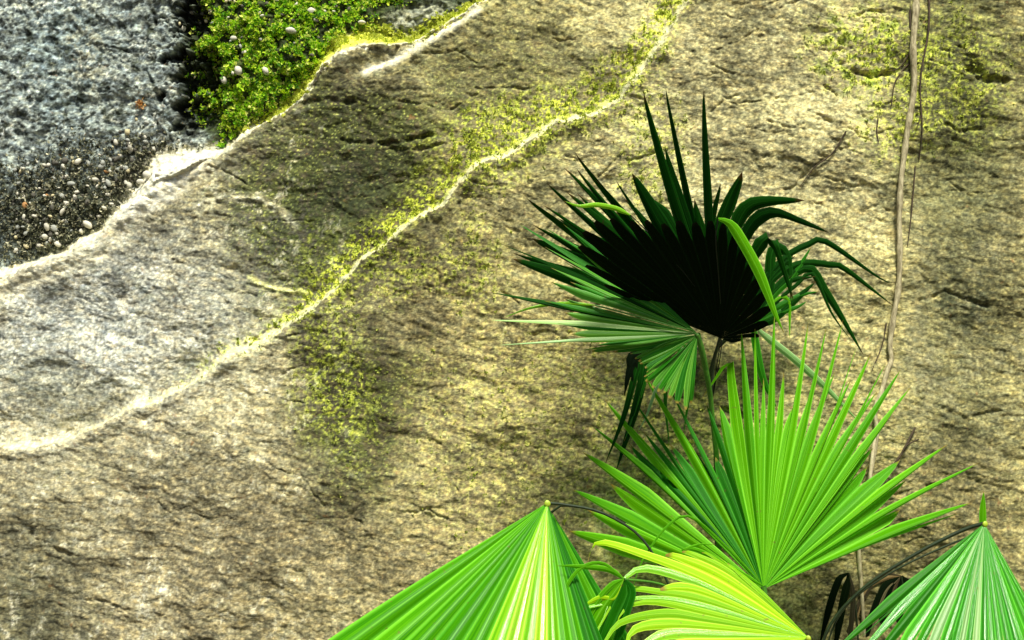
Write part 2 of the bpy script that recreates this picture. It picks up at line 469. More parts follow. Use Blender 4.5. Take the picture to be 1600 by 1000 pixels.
# yellow-green lichen
lz = (np.exp(-((d2 - 20) / 17) ** 2) * sstep(380, 560, PX) * 1.1 + 0.9 * np.exp(-((d2 - 22) / 24) ** 2) * sstep(760, 900, PX) + 0.8 * np.exp(-((d2 - 10) / 12) ** 2) * sstep(200, 400, PX)
      + 0.9 * blob(790, 210, 120, 60, -25) + 0.7 * blob(960, 130, 90, 45, -40) + 0.55 * blob(1020, 240, 50, 80)
      + 0.75 * blob(1355, 70, 80, 60) + 0.5 * blob(1480, 120, 110, 100) + 0.5 * blob(520, 560, 55, 150, -6) + 0.45 * blob(600, 420, 60, 60)
      + 0.5 * blob(740, 420, 50, 70) + 0.45 * blob(1400, 200, 60, 50) + 0.22 * blob(900, 680, 260, 160))
lay(lz * sstep(-0.10, 0.20, n_c + 0.7 * n_b), lich, 0.9)
lay(blob(1355, 70, 90, 70) * sstep(0.0, 0.3, n_b), grn, 0.6)
# upper-left conglomerate
up = m_up
U = np.zeros_like(C) + blue
keep = C; C = U
lay(sstep(-0.1, 0.35, n_b + 0.5 * n_c), col(0.36, 0.42, 0.385), 0.8)
lay(blob(70, 60, 60, 120), col(0.22, 0.30, 0.32), 0.5)
lay(blob(105, 60, 35, 90) * sstep(-0.1, 0.2, n_b), col(0.34, 0.33, 0.22), 0.6)
lay(sstep(0.08, 0.35, -n_b + 0.3 * n_a), dk, 0.85)
lay(sstep(-0.05, 0.4, n_a) * sstep(0, 0.3, n_c), col(0.62, 0.64, 0.58), 0.6)
lay(blob(110, 340, 150, 80, 0), col(0.028, 0.034, 0.018), 0.9)
lay(blob(230, 270, 70, 60, 0), col(0.10, 0.08, 0.05), 0.7)
lay(np.exp(-((PW - 290) / 28) ** 4) * sstep(245, 200, PY) * sstep(-0.35, 0.0, n_c + 0.5 * n_b + 0.15), col(0.012, 0.016, 0.008), 0.95)  # shade of the cleft put into the colour as black
lay(sstep(300, 330, PW), col(0.03, 0.045, 0.012), 0.9)
lay(blob(500, 30, 190, 80, 0), col(0.05, 0.07, 0.02), 0.9); lay(blob(380, 140, 80, 80, 0), col(0.06, 0.09, 0.02), 0.9)
lay(blob(645, 12, 55, 20, -20), col(0.36, 0.38, 0.28), 0.9); lay(blob(605, 38, 40, 10, 0), col(0.22, 0.23, 0.2), 0.9)
C = keep * (1 - up[..., None]) + C * up[..., None]
n_v = 1 - np.abs(fbm(77, PX + 30 * n_a, PY + 30 * n_b, 1 / 60, 4, 0.6)) * 14      # thin pale mineral veins
lay(np.clip(n_v, 0, 1) * sstep(620, 380, PX) * (1 - m_up) * sstep(0.0, 0.3, n_a + 0.4 * n_b + 0.1), col(0.72, 0.70, 0.54), 0.6)
n_w = fbm(78, PX, PY, 1 / 260, 3, 0.5)
C *= 1 - ((1 - m_up) * (0.15 + 0.85 * sstep(250, 900, PX + 60 * n_a)))[..., None] * (1 - np.array([1.04, 1.03, 0.95], np.float32))
ex = -0.02 + 0.55 * n_c + 0.50 * n_f + (0.42 * n_g + 0.75 * n_b + 0.35 * n_s + 0.95 * n_a + 0.7 * n_w) * (1 - m_up) + 0.5 * n_b * m_up
C *= np.exp(np.where(ex > 0, 0.42 * np.tanh(ex / 0.42), ex * 1.1))[..., None]
# pale crust on the two ledges, their sunlit brightness painted in
b1 = sstep(-3, 0, d1 + 8 * n_b + 5 * n_c) * (1 - sstep(w1 * 0.95, w1 * 1.2, d1 + 9 * n_b + 5 * n_c))
lay(b1, white, 0.95)
lay(b1 * sstep(400, 450, PX + 25 * n_b) * sstep(2, 9, d1 + 4 * n_b), col(0.70, 0.76, 0.08), 0.95)
lay(np.exp(-((d1 + 14) / 18) ** 2) * sstep(430, 280, PX), col(0.64, 0.60, 0.42), 0.65)
b2 = sstep(-2.5, 0, d2 + 6 * n_b + 5 * n_c) * (1 - sstep(w2 * 1.0, w2 * 1.4, d2 + 9 * n_b + 6 * n_c)) * np.maximum(sstep(-0.75, -0.25, n_a + 0.5 * n_b), sstep(500, 600, PX))
lay(b2, col(0.76, 0.74, 0.44), 0.9)
lay(b2 * sstep(4, 10, d2 + 4 * n_b) * sstep(380, 520, PX + 40 * n_a), col(0.60, 0.66, 0.09), 0.8)
lay(ST, white, 0.95)
lay(blob(235, 287, 85, 30, -36, 0.4), col(0.84, 0.82, 0.66), 0.95)  # white wedge: ledge highlight painted into the stone colour
lay(blob(120, 400, 90, 16, -28), col(0.80, 0.78, 0.60), 0.6)
C *= np.exp(0.6 * n_c + 0.5 * n_f - 0.05)[..., None]
C *= np.stack([1 + 0.25 * n_g, 1 + 0.12 * n_g, 1 - 0.15 * n_g], -1)
C = np.clip(C, 0.008, 0.85)

rock_mat = rock_material()
rock = link(bpy.data.objects.new('rock_face', None))
tag(rock, 'weathered sloping rock face of three stepped slabs behind the palms', None, None, 'structure')
ny, nx = X.shape
idx = np.arange(ny * nx).reshape(ny, nx)
quads = np.stack([idx[:-1, :-1], idx[:-1, 1:], idx[1:, 1:], idx[1:, :-1]], -1).reshape(-1, 4)
V = np.stack([X, Y, Z], -1).reshape(-1, 3).astype(np.float32)
Cf = np.concatenate([C.reshape(-1, 3), np.ones((ny * nx, 1), np.float32)], 1)
reg = np.where(d1 > 0, 0, np.where(d2 > 0, 1, 2)).ravel()
qreg = reg[quads[:, 0]]
slabs = []
for k, lab in enumerate(['dark rough grey slab with pebbles and moss, upper left', 'olive stained middle slab between the two pale ledges',
                         'broad tan lower slab behind the palms']):
    q = quads[qreg == k]
    used, inv = np.unique(q.ravel(), return_inverse=True)
    o = mesh_np('rock_slab', V[used], inv.reshape(-1, 4), rock_mat, rock)
    ca = o.data.color_attributes.new('Col', 'FLOAT_COLOR', 'POINT')
    ca.data.foreach_set('color', Cf[used].ravel())
    o['label'] = lab
    slabs.append(o)

def surf(px, py):
    """rock surface depth under a place given in sheet units"""
    x = (px - 800) * K; z = ZC + (500 - py) * K
    i = int(np.clip(np.searchsorted(xs, x), 0, nx - 1)); j = int(np.clip(np.searchsorted(zs, z), 0, ny - 1))
    y = Y[j, i]
    s = (DC + y) / DC
    i = int(np.clip(np.searchsorted(xs, x * s), 0, nx - 1)); j = int(np.clip(np.searchsorted(zs, ZC + (z - ZC) * s), 0, ny - 1))
    return float(Y[j, i])
def on(px, py, off=0.0):
    return P(px, py, surf(px, py) - off)

# ------------------------------------------------------------------ ground
gm = plain_material('leaf_litter', (0.030, 0.022, 0.012), (0.10, 0.075, 0.035), 9, 0.95, 0.8, dist=0.03)
gx = np.linspace(-60, 60, 121); gy = np.linspace(-80, 40, 121)
GX, GY = np.meshgrid(gx, gy)
GZ = 0.04 * fbm(90, GX, GY, 0.3, 3) - 0.02
gi = np.arange(121 * 121).reshape(121, 121)
gq = np.stack([gi[:-1, :-1], gi[:-1, 1:], gi[1:, 1:], gi[1:, :-1]], -1).reshape(-1, 4)
g = mesh_np('ground', np.stack([GX, GY, GZ], -1).reshape(-1, 3), gq, gm)
tag(g, 'dark leaf-strewn ground at the foot of the rock', None, None, 'structure')

# ------------------------------------------------------------------ pebbles in the conglomerate
import bmesh
rng = random.Random(7)
def pebble_mesh(seed, mat):
    r = random.Random(seed)
    bm = bmesh.new(); bmesh.ops.create_icosphere(bm, subdivisions=2, radius=1)
    k = [Vector((r.gauss(0, 1), r.gauss(0, 1), r.gauss(0, 1))).normalized() for _ in range(5)]
    for v in bm.verts:
        n = v.co.normalized(); f = 1
        for kk in k:
            f -= 0.35 * max(0, n.dot(kk) - 0.62)
        v.co = n * f * (1 + r.uniform(-0.05, 0.05))
    for f in bm.faces: f.smooth = True
    me = bpy.data.meshes.new('pebble'); bm.to_mesh(me); bm.free(); me.materials.append(mat)
    return me
pm = [plain_material('pebble_pale', (0.48, 0.46, 0.37), (0.78, 0.75, 0.62), 300, 0.8),
      plain_material('pebble_grey', (0.26, 0.28, 0.25), (0.46, 0.47, 0.41), 300, 0.8),
      plain_material('pebble_tan', (0.48, 0.42, 0.22), (0.70, 0.62, 0.38), 300, 0.8),
      plain_material('pebble_dark', (0.05, 0.05, 0.04), (0.14, 0.13, 0.10), 300, 0.8),
      plain_material('pebble_rust', (0.35, 0.16, 0.05), (0.50, 0.28, 0.10), 300, 0.8)]
pmesh = [pebble_mesh(i, pm[i % 5]) for i in range(15)]
def add_pebble(px, py, r, kind=None, a=None):
    me = pmesh[rng.choice([kind, kind + 5, kind + 10])] if kind is not None else pmesh[rng.choices(range(5), [5, 4, 3, 4, 0.5])[0] + 5 * rng.randrange(3)]
    o = bpy.data.objects.new('pebble', me)
    p = on(px, py, 0.014 if px > 300 else 0)
    s = (r * K)
    o.location = (p.x, p.y - 0.1 * s, p.z)
    o.scale = (s * rng.uniform(0.9, 1.25), s * 0.8, s * rng.uniform(0.6, 0.9))
    o.rotation_euler = (rng.uniform(-.4, .4), a if a is not None else rng.uniform(0, 3.14), rng.uniform(-.4, .4))
    link(o, slabs[0])
for (px, py, r, a) in [(200, 289, 9, 0.8), (137, 351, 9, 0.6), (90, 381, 7, 0.5), (163, 325, 6, 0.2), (173, 319, 5, 0), (220, 284, 7, 0), (181, 222, 6, 1.2),
                       (203, 228, 6, 1.3), (155, 338, 5, 0), (127, 361, 5, 1), (230, 273, 8, .2), (246, 273, 5, .2), (372, 110, 8, .9), (415, 111, 8, .8),
                       (488, 18, 7, .3), (455, 48, 8, .2), (350, 125, 7, 1.2), (382, 82, 6, 0), (300, 20, 5, 0), (365, 60, 6, 0), (240, 232, 5, 1), (565, 35, 6, 0)]:
    add_pebble(px, py, r, 0, a)
cnt = 22
while cnt < 290:
    if rng.random() < 0.72: px, py = rng.uniform(20, 270), rng.uniform(225, 415)
    elif rng.random() < 0.5: px, py = rng.gauss(215, 35), rng.gauss(265, 40)
    else: px, py = rng.uniform(280, 560), rng.uniform(-10, 200)
    i = int(np.searchsorted(xs, (px - 800) * K)); j = int(np.searchsorted(zs, ZC + (500 - py) * K))
    if d1[j, i] < w1[j, i] + 3: continue
    if py < 250 and px < 150: continue
    add_pebble(px, py, min(6.5 if px < 290 else 3.6, 2.4 + rng.expovariate(0.8))); cnt += 1

def scatter(name, n, mask, fn, mat, seed, zw=(0, 1000)):
    """small blades / grains joined into one thing nobody could count; fn gives verts (k,3), colour"""
    r = np.random.default_rng(seed)
    w_ = np.clip(mask, 0, 1).ravel() ** 1.3
    cell = (np.gradient(xs)[None, :] * np.gradient(zs)[:, None]).ravel()
    w_ = w_ * cell; w_ /= w_.sum()
    pick = r.choice(ny * nx, n, p=w_)
    P0 = V[pick].astype(np.float64) + r.uniform(-STEP, STEP, (n, 3)) * np.array([1, 0, 1])
    return fn(P0, r, n)

def tufts(name, mask, n, size, cols, seed, mat, parent, lift=0.010):
    """moss: each tuft is four tiny bent blades"""
    def fn(P0, r, n):
        kb = 3
        base = np.repeat(P0, kb, 0); m = len(base)
        dirs = np.stack([r.normal(0, 0.8, m), -np.abs(r.normal(0.5, 0.35, m)), r.normal(0.45, 0.7, m)], 1)
        dirs /= np.linalg.norm(dirs, axis=1)[:, None]
        side = np.cross(dirs, r.normal(0, 1, (m, 3))); side /= np.linalg.norm(side, axis=1)[:, None] + 1e-9
        s = size * np.repeat(r.lognormal(0, 0.35, n), kb)[:, None] * r.uniform(0.7, 1.3, (m, 1))
        base = base - np.array([0, 1, 0]) * np.repeat(r.random(n) ** 1.5 * lift, kb)[:, None]
        a = base - side * s * 0.35; b = base + side * s * 0.35
        c = base + dirs * s * 1.1 + side * s * 0.3; d = base + dirs * s * 1.1 - side * s * 0.3
        VV = np.stack([a, b, c, d], 1).reshape(-1, 3)
        ci = r.random(n)
        cc = np.array(cols)
        q = np.clip(ci * (len(cc) - 1), 0, len(cc) - 1.001); k0 = q.astype(int); f = (q - k0)[:, None]
        ct = cc[k0] * (1 - f) + cc[k0 + 1] * f
        ct = np.repeat(ct, kb * 4, 0) * r.uniform(0.8, 1.2, (m * 4, 1))
        return VV, ct
    VV, ct = scatter(name, n, mask, fn, mat, seed)
    q = np.arange(len(VV)).reshape(-1, 4)
    o = mesh_np(name, VV, q, mat, parent, smooth=False)
    ca = o.data.color_attributes.new('Col', 'FLOAT_COLOR', 'POINT')
    ca.data.foreach_set('color', np.concatenate([ct, np.ones((len(ct), 1))], 1).astype(np.float32).ravel())
    return o
moss_mat = attr_material('moss')
inframe = ((np.abs(PX - 800) < 880) & (np.abs(PY - 500) < 560)).astype(float)
mo = (d1 > w1 + 4) * (1.0 * blob(400, 70, 105, 120, 0) + 0.9 * blob(520, 20, 90, 55, 0) - 0.8 * blob(585, 5, 28, 20, 0) - 0.8 * blob(650, 12, 50, 20, -20) + 0.5 * blob(360, 170, 60, 55, 0)) * m_up * sstep(-0.12, 0.10, 1.2 * n_b + 0.8 * n_c + 0.5 * n_a - 0.03) * sstep(262, 335, PW) * (1 - 0.9 * np.exp(-((PX - 605) / 40) ** 2 - ((PY - 38) / 12) ** 2))
t = tufts('moss', mo * inframe, 24000, 0.0048, [(0.02, 0.10, 0.004), (0.16, 0.44, 0.006), (0.40, 0.70, 0.01), (0.66, 0.82, 0.03), (0.85, 0.87, 0.30)], 1, moss_mat, None, 0.012)
tag(t, 'thick bright green moss cushion on the upper left rock above the pale ledge', 'moss', None, 'stuff')
me_ = (np.exp(-((d1 - w1 * 0.7) / 9) ** 2) * sstep(380, 460, PX) * 1.0 + np.exp(-((d1 - w1 * 1.2) / 7) ** 2) * sstep(330, 400, PX)) * sstep(-0.2, 0.2, n_b)
t = tufts('moss', me_ * inframe * (PX < 800), 3500, 0.005, [(0.40, 0.50, 0.05), (0.62, 0.66, 0.08), (0.70, 0.74, 0.15)], 2, moss_mat, None, 0.004)
tag(t, 'yellow moss fringe along the upper pale ledge', 'moss', None, 'stuff')
sp = lz * sstep(0.08, 0.35, n_c + 0.6 * n_b) * (1 - m_up) * inframe
t = tufts('lichen', sp, 6500, 0.0036, [(0.16, 0.22, 0.02), (0.40, 0.48, 0.05), (0.60, 0.64, 0.15)], 3, moss_mat, None, 0.002)
tag(t, 'yellow-green lichen flecks along the lower ledge and slabs', 'lichen', None, 'stuff')
gr = (blob(110, 330, 170, 100) + blob(215, 265, 70, 60)) * m_up * (d1 > w1 + 2) * inframe
t = tufts('grit', gr, 5000, 0.0042, [(0.02, 0.024, 0.012), (0.05, 0.06, 0.03), (0.20, 0.21, 0.12), (0.75, 0.72, 0.50)], 4, moss_mat, slabs[0], 0.006)
t['kind'] = 'stuff'
# the small orange tuft on the grey slab
vv = []; cc = []; r_ = random.Random(3)
org = on(220, 162)
for k in range(90):
    a = r_.uniform(0, 6.28); rad = abs(r_.gauss(0, 0.010))
    b0 = org + Vector((rad * math.cos(a), -0.002 - r_.random() * 0.012, rad * math.sin(a)))
    d = Vector((r_.gauss(0, 1), -abs(r_.gauss(0, .7)), r_.gauss(0.2, 1))).normalized() * r_.uniform(0.005, 0.009)
    s = d.cross(Vector((r_.gauss(0, 1), r_.gauss(0, 1), 1))).normalized() * 0.0025
    vv += [b0 - s, b0 + s, b0 + d + s * .6, b0 + d - s * .6]
    c = r_.choice([(0.55, 0.25, 0.05), (0.70, 0.42, 0.14), (0.35, 0.12, 0.03), (0.75, 0.55, 0.25)])
    cc += [(*c, 1)] * 4
o = mesh_np('lichen_tuft', vv, np.arange(len(vv)).reshape(-1, 4), moss_mat, None, False)
ca = o.data.color_attributes.new('Col', 'FLOAT_COLOR', 'POINT'); ca.data.foreach_set('color', np.array(cc, np.float32).ravel())
tag(o, 'small orange tuft alone on the grey upper left rock', 'lichen')

# ------------------------------------------------------------------ fan palm leaves
def frond(parent, hub, y0, tips, mat, stalk, stalk_mat, ax=0.0, az=0.0, cup=0.0, fuse=200, fold=0.34, wang=0.055, blunt=0.0,
          label=None, seed=0, jit=0.004, stalk_r=(0.007, 0.009), bend=0.0, hw=None, pw=0.98, cap=0, capmat=None):
    """hub (px,py) at depth y0; every tip is (px,py[,dy]) or a list of such way-points; fuse: radius (px) to which blades are joined"""
    rg = random.Random(seed)
    H = P(hub[0], hub[1], y0)
    def place(q):
        dx = (q[0] - hub[0]) * K; dz = (hub[1] - q[1]) * K
        y = y0 + (ax * dx if not isinstance(ax, tuple) else (ax[0] if dx < 0 else ax[1]) * dx) + az * dz + cup * (dx * dx + dz * dz) + (q[2] if len(q) > 2 else 0)
        return P(q[0], q[1], y)
    # stalk of the frond
    sp_ = [H] + [P(a, b, c) for a, b, c in stalk]
    f = tube('frond', sp_, [stalk_r[0] * 1.2, *([stalk_r[0]] * 2), stalk_r[1]], stalk_mat, parent, 36, 8, 0.05, seed=seed)
    if label: f['label'] = label
    if cap:
        V_ = []; F_ = []
        for a_ in range(7):
            for b_ in range(10):
                th = math.pi * a_ / 6; ph = 2 * math.pi * b_ / 10
                r_ = cap * K * (1 + 0.15 * math.sin(3 * ph + seed))
                V_.append((H.x + r_ * math.sin(th) * math.cos(ph), H.y - 0.004 - 0.6 * r_ * math.sin(th) * math.sin(ph), H.z - 0.002 + r_ * 1.1 * math.cos(th)))
        for a_ in range(6):
            for b_ in range(10):
                F_.append((a_ * 10 + b_, a_ * 10 + (b_ + 1) % 10, (a_ + 1) * 10 + (b_ + 1) % 10, (a_ + 1) * 10 + b_))
        mesh_np('leaf_base', V_, F_, capmat or sm_lime, f)
    M = []; Ls = []
    NS = 22
    for tp in tips:
        if isinstance(tp[0], (tuple, list)): pts = [H] + [place(q) for q in tp]
        else:
            e = place(tp)
            mid = H.lerp(e, 0.55) + Vector((rg.gauss(0, jit), -bend * (e - H).length, rg.gauss(0, jit) + bend * 0.5 * (e - H).length))
            pts = [H, mid, e]
        c, L = catmull(pts, 80)
        M.append(c); Ls.append(L)
    n = len(tips)
    def at(i, s):
        q = min(max(s / Ls[i], 0), 1) * 79
        k = min(int(q), 78); fr = q - k
        return M[i][k] * (1 - fr) + M[i][k + 1] * fr
    fz = []
    for i in range(n - 1):
        fz.append(min(fuse * K * (1 + rg.uniform(-0.10, 0.10)), 0.86 * Ls[i], 0.86 * Ls[i + 1]))
    back = np.array([0, 1.0, 0])
    for i in range(n):
        L = Ls[i]
        U = []
        rf = [fz[i - 1] if i > 0 else fz[i], fz[i] if i < n - 1 else fz[i - 1]] if n > 1 else [L, L]
        rows = []
        svals = [L * (k / NS) for k in range(NS + 1)]
        for s in svals:
            m_ = at(i, s)
            tdir = at(i, min(s + 0.004, L)) - at(i, max(s - 0.004, 0)); tdir /= np.linalg.norm(tdir) + 1e-9
            hs = []
            for sd in (0, 1):
                j = i - 1 if sd == 0 else i + 1
                flip = 1
                if j < 0: j = 1; flip = -1
                if j >= n: j = n - 2; flip = -1
                r_f = rf[sd]
                if n == 1: j = i
                q = min(s, r_f)
                h = (at(j, q) - at(i, q)) * 0.5 * flip
                tq = at(i, min(q + 0.004, L)) - at(i, max(q - 0.004, 0)); tq /= np.linalg.norm(tq) + 1e-9
                h = h - tq * np.dot(h, tq)
                lim = max(q * wang, 0.0012)
                hl = np.linalg.norm(h)
                if hl > lim: h = h * (lim / hl)
                if s > r_f:
                    u = (s - r_f) / max(L - r_f, 1e-6)
                    tap = (1 - u) ** pw * (1 + 0.15 * u) if blunt <= 0 else (1 - u * (1 - blunt)) * (1 if u < 0.97 else 0.6)
                    # turn the width with the bending blade
                    h = h * tap
                    h = h - tdir * np.dot(h, tdir)
                if hw is not None:
                    tt = s / L
                    side = np.cross(tdir, np.array([0.25, 1.0, 0.1])); side /= np.linalg.norm(side) + 1e-9
                    wpx = hw[i % len(hw)] * K
                    h = side * (1 if sd else -1) * wpx * min(1, 0.25 + tt / 0.2) * (1 - max(0, (tt - 0.45) / 0.55) ** 1.6 * 0.97)
                wd = np.linalg.norm(h)
                hs.append((h, wd))
            rows.append((m_, hs, s / L))
        VV = []; UVs = []
        for m_, hs, v in rows:
            (hl, wl), (hr, wr) = hs
            VV.append(m_ + hl + back * fold * wl); UVs.append((-1, v))
            VV.append(m_ + hl * 0.5 + back * fold * wl * 0.42); UVs.append((-0.5, v))
            VV.append(m_); UVs.append((0, v))
            VV.append(m_ + hr * 0.5 + back * fold * wr * 0.42); UVs.append((0.5, v))
            VV.append(m_ + hr + back * fold * wr); UVs.append((1, v))
        F = []
        for k in range(NS):
            for c_ in range(4):
                a = k * 5 + c_
                F.append((a, a + 1, a + 6, a + 5))
        o = mesh_np('leaflet', VV, F, mat if not isinstance(mat, list) else mat[i % len(mat)], f)
        uvl = o.data.uv_layers.new(name='UVMap')
        ua = np.array(UVs, np.float32)[np.array(F).ravel()]
        ua = ua * np.array([1, L / 0.9]) if False else ua
        uvl.data.foreach_set('uv', ua.ravel())
    return f

lm_black_and_shade = leaf_material('leaf_black_and_shade', (0.0015, 0.0045, 0.001), (0.003, 0.009, 0.002), (0.001, 0.006, 0.0005), rough=0.8, tw=0.03, tip=(0.01, 0.01, 0.005), spec=0.05)  # near-black paints the shade of the palm core; also on dead strips
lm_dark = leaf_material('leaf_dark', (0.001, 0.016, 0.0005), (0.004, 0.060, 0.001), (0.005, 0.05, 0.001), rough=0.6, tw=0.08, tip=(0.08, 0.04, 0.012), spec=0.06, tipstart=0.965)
lm_deep = leaf_material('leaf_deep', (0.004, 0.085, 0.001), (0.030, 0.22, 0.004), (0.02, 0.25, 0.004), rough=0.38, tw=0.18, spec=0.18)
lm_pleat = leaf_material('leaf_pleat', (0.016, 0.15, 0.004), (0.12, 0.36, 0.025), (0.04, 0.30, 0.01), rough=0.33, tw=0.15, spec=0.3)
lm_pale_and_sheen = leaf_material('leaf_pale_and_sheen', (0.13, 0.36, 0.07), (0.38, 0.60, 0.24), (0.2, 0.5, 0.1), rough=0.35, tw=0.2, spec=0.5)  # pale green blades; on some the sheen is put into the colour
lm_mid_and_shade = leaf_material('leaf_mid_and_shade', (0.004, 0.085, 0.001), (0.022, 0.20, 0.001), (0.02, 0.30, 0.001), rough=0.5, tw=0.22, spec=0.10)  # darker leaf green; on the large fan it paints the shaded half
lm_green = leaf_material('leaf_green', (0.040, 0.27, 0.001), (0.14, 0.48, 0.002), (0.15, 0.66, 0.001), rough=0.45, tw=0.34, spec=0.10)
lm_lime = leaf_material('leaf_lime', (0.07, 0.36, 0.001), (0.26, 0.60, 0.003), (0.20, 0.75, 0.001), rough=0.22, tw=0.20, spec=0.6)
lm_yel = leaf_material('leaf_yellow', (0.15, 0.52, 0.001), (0.40, 0.68, 0.002), (0.30, 0.78, 0.001), rough=0.42, tw=0.30, spec=0.12)
lm_gloss = leaf_material('leaf_gloss', (0.010, 0.16, 0.002), (0.07, 0.40, 0.010), (0.05, 0.45, 0.002), rough=0.15, tw=0.12, spec=0.42)
lm_yelgloss = leaf_material('leaf_yellow_gloss', (0.16, 0.50, 0.002), (0.44, 0.68, 0.02), (0.3, 0.78, 0.002), rough=0.16, tw=0.15, spec=0.9)
lm_fan = leaf_material('leaf_fan', (0.012, 0.16, 0.001), (0.10, 0.40, 0.001), (0.10, 0.58, 0.001), rough=0.32, tw=0.2, spec=0.12)
lm_dead = leaf_material('leaf_dead', (0.020, 0.014, 0.008), (0.10, 0.07, 0.03), (0.06, 0.04, 0.01), rough=0.7, tw=0.1)
lm_straw = leaf_material('leaf_straw', (0.10, 0.07, 0.03), (0.26, 0.19, 0.08), (0.1, 0.07, 0.02), rough=0.7, tw=0.1)
sm_green = plain_material('stalk_green', (0.03, 0.14, 0.01), (0.09, 0.26, 0.02), 30, 0.45, 0.2, (8, 8, 1))
sm_dark = plain_material('stalk_dark', (0.008, 0.016, 0.005), (0.02, 0.04, 0.01), 30, 0.5, 0.2)
sm_black = plain_material('stalk_black', (0.002, 0.004, 0.001), (0.004, 0.008, 0.002), 30, 0.9, 0.2)
sm_lime = plain_material('stalk_lime', (0.25, 0.40, 0.02), (0.5, 0.6, 0.04), 30, 0.45, 0.2)
trunk_mat = plain_material('fibrous_trunk', (0.03, 0.02, 0.01), (0.13, 0.09, 0.05), 45, 0.95, 0.9, (1, 1, 4), 0.01)

def palm(px, y, label, h, r, seed):
    b = P(px, 500, y)
    root = link(bpy.data.objects.new('fan_palm', None)); root.location = (0, 0, 0)
    tag(root, label, 'palm', 'fan palms against the rock')
    tube('trunk', [Vector((b.x, y, -0.05)), Vector((b.x + 0.01, y, h * .5)), Vector((b.x, y, h))], [r * 1.25, r, r * 0.8], trunk_mat, root, 24, 14, 0.16, seed=seed)
    return root

def root_pt(px, y, h):
    """top of a palm trunk in sheet units"""
    s = (DC + y) / DC * K
    return (px, 500 + (ZC - h) / s, y)

# --- upper palm: dark cupped fans high on the rock, core shade put into the leaf colour
up1 = palm(1120, -0.14, 'tall fan palm with dark cupped fans, core painted black as shade, and a green fan spread left on the rock', 0.62, 0.06, 1)
tb = root_pt(1120, -0.14, 0.60)
STK = [(1112, 640, -0.15), (1118, 760, -0.13), tb]
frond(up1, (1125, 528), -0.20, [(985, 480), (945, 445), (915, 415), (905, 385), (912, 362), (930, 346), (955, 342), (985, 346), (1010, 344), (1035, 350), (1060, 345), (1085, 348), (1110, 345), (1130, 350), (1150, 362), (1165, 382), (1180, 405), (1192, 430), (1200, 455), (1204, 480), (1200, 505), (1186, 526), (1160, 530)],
      lm_black_and_shade, [(1108, 590, -0.17), *STK], sm_dark, stalk_r=(0.004, 0.005), ax=0.0, az=-0.75, cup=-0.3, fuse=400, wang=0.25, fold=0.06, blunt=0.6, seed=1,
      label='cupped fan at the heart of the crown, its shade painted near-black')
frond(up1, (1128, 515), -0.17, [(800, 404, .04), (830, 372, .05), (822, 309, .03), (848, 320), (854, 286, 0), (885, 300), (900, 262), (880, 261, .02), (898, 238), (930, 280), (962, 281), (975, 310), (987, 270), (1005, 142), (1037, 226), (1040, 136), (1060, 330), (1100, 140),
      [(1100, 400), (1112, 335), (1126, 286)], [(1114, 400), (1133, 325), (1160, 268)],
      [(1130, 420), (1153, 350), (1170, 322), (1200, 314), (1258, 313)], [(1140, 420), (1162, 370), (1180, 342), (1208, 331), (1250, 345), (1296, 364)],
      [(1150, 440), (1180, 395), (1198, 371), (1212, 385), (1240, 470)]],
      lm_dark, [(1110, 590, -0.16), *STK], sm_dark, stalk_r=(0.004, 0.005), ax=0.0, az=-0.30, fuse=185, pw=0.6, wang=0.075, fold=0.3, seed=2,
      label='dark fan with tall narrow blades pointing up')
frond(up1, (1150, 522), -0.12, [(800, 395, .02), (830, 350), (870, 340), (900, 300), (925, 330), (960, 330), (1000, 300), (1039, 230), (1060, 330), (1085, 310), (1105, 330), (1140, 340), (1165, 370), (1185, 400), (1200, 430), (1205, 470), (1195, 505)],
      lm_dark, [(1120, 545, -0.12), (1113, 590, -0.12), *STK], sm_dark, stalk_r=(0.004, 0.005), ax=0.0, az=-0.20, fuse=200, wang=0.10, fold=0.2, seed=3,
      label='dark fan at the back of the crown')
frond(up1, (1090, 521), -0.33, [(925, 375), (880, 350), (845, 352), (900, 385), (806, 347, .02), (850, 385), (880, 408), (783, 381, .02), (860, 418), (890, 440), (860, 440), (762, 456), (880, 466), (850, 470), (880, 488), (756, 500), (870, 505), (890, 522), (771, 540), (880, 534), (930, 540), [(1000, 536), (908, 547, .03)]],
      [lm_deep, lm_deep, lm_deep, lm_pleat, lm_deep, lm_pleat, lm_deep, lm_dark, lm_pleat, lm_deep, lm_pleat, lm_dark, lm_pleat, lm_deep, lm_pleat, lm_pale_and_sheen, lm_deep, lm_pleat, lm_pale_and_sheen, lm_pleat, lm_deep, lm_pleat],  # the pale long blades carry their sky sheen as colour
      [(1103, 580, -0.30), (1112, 640, -0.24), (1122, 800, -0.18), tb], sm_green, ax=0.14, az=0.22, fuse=180, wang=0.060, fold=0.5, seed=4,
      label='green fan with long blades reaching left')
frond(up1, (1090, 523), -0.345, [(925, 549, .03), (960, 550, .03), (985, 553, .03), [(1040, 535), (992, 560, .03)], (998, 565, .03), (1000, 568, .03), (1008, 575, .03), [(1048, 555), (1011, 582, .03)], (1006, 588, .03), [(1050, 562), (1009, 596, .03)], (1020, 606, .02),
      [(1060, 565), (1028, 612, .02)], (1038, 614), [(1065, 570), (1045, 622)], [(1070, 575), (1058, 630)], [(1078, 580), (1072, 640)], [(1083, 590), (1080, 630, .02)]],
      [lm_pleat, lm_deep, lm_pleat, lm_pleat, lm_deep], [(1100, 560, -0.32), (1112, 640, -0.24), (1124, 800, -0.18), tb], sm_green, az=0.2, fuse=84, wang=0.09, fold=0.5, blunt=0.6, seed=5, cap=2.5, capmat=sm_green,
      label='short cut green blades below the fan')
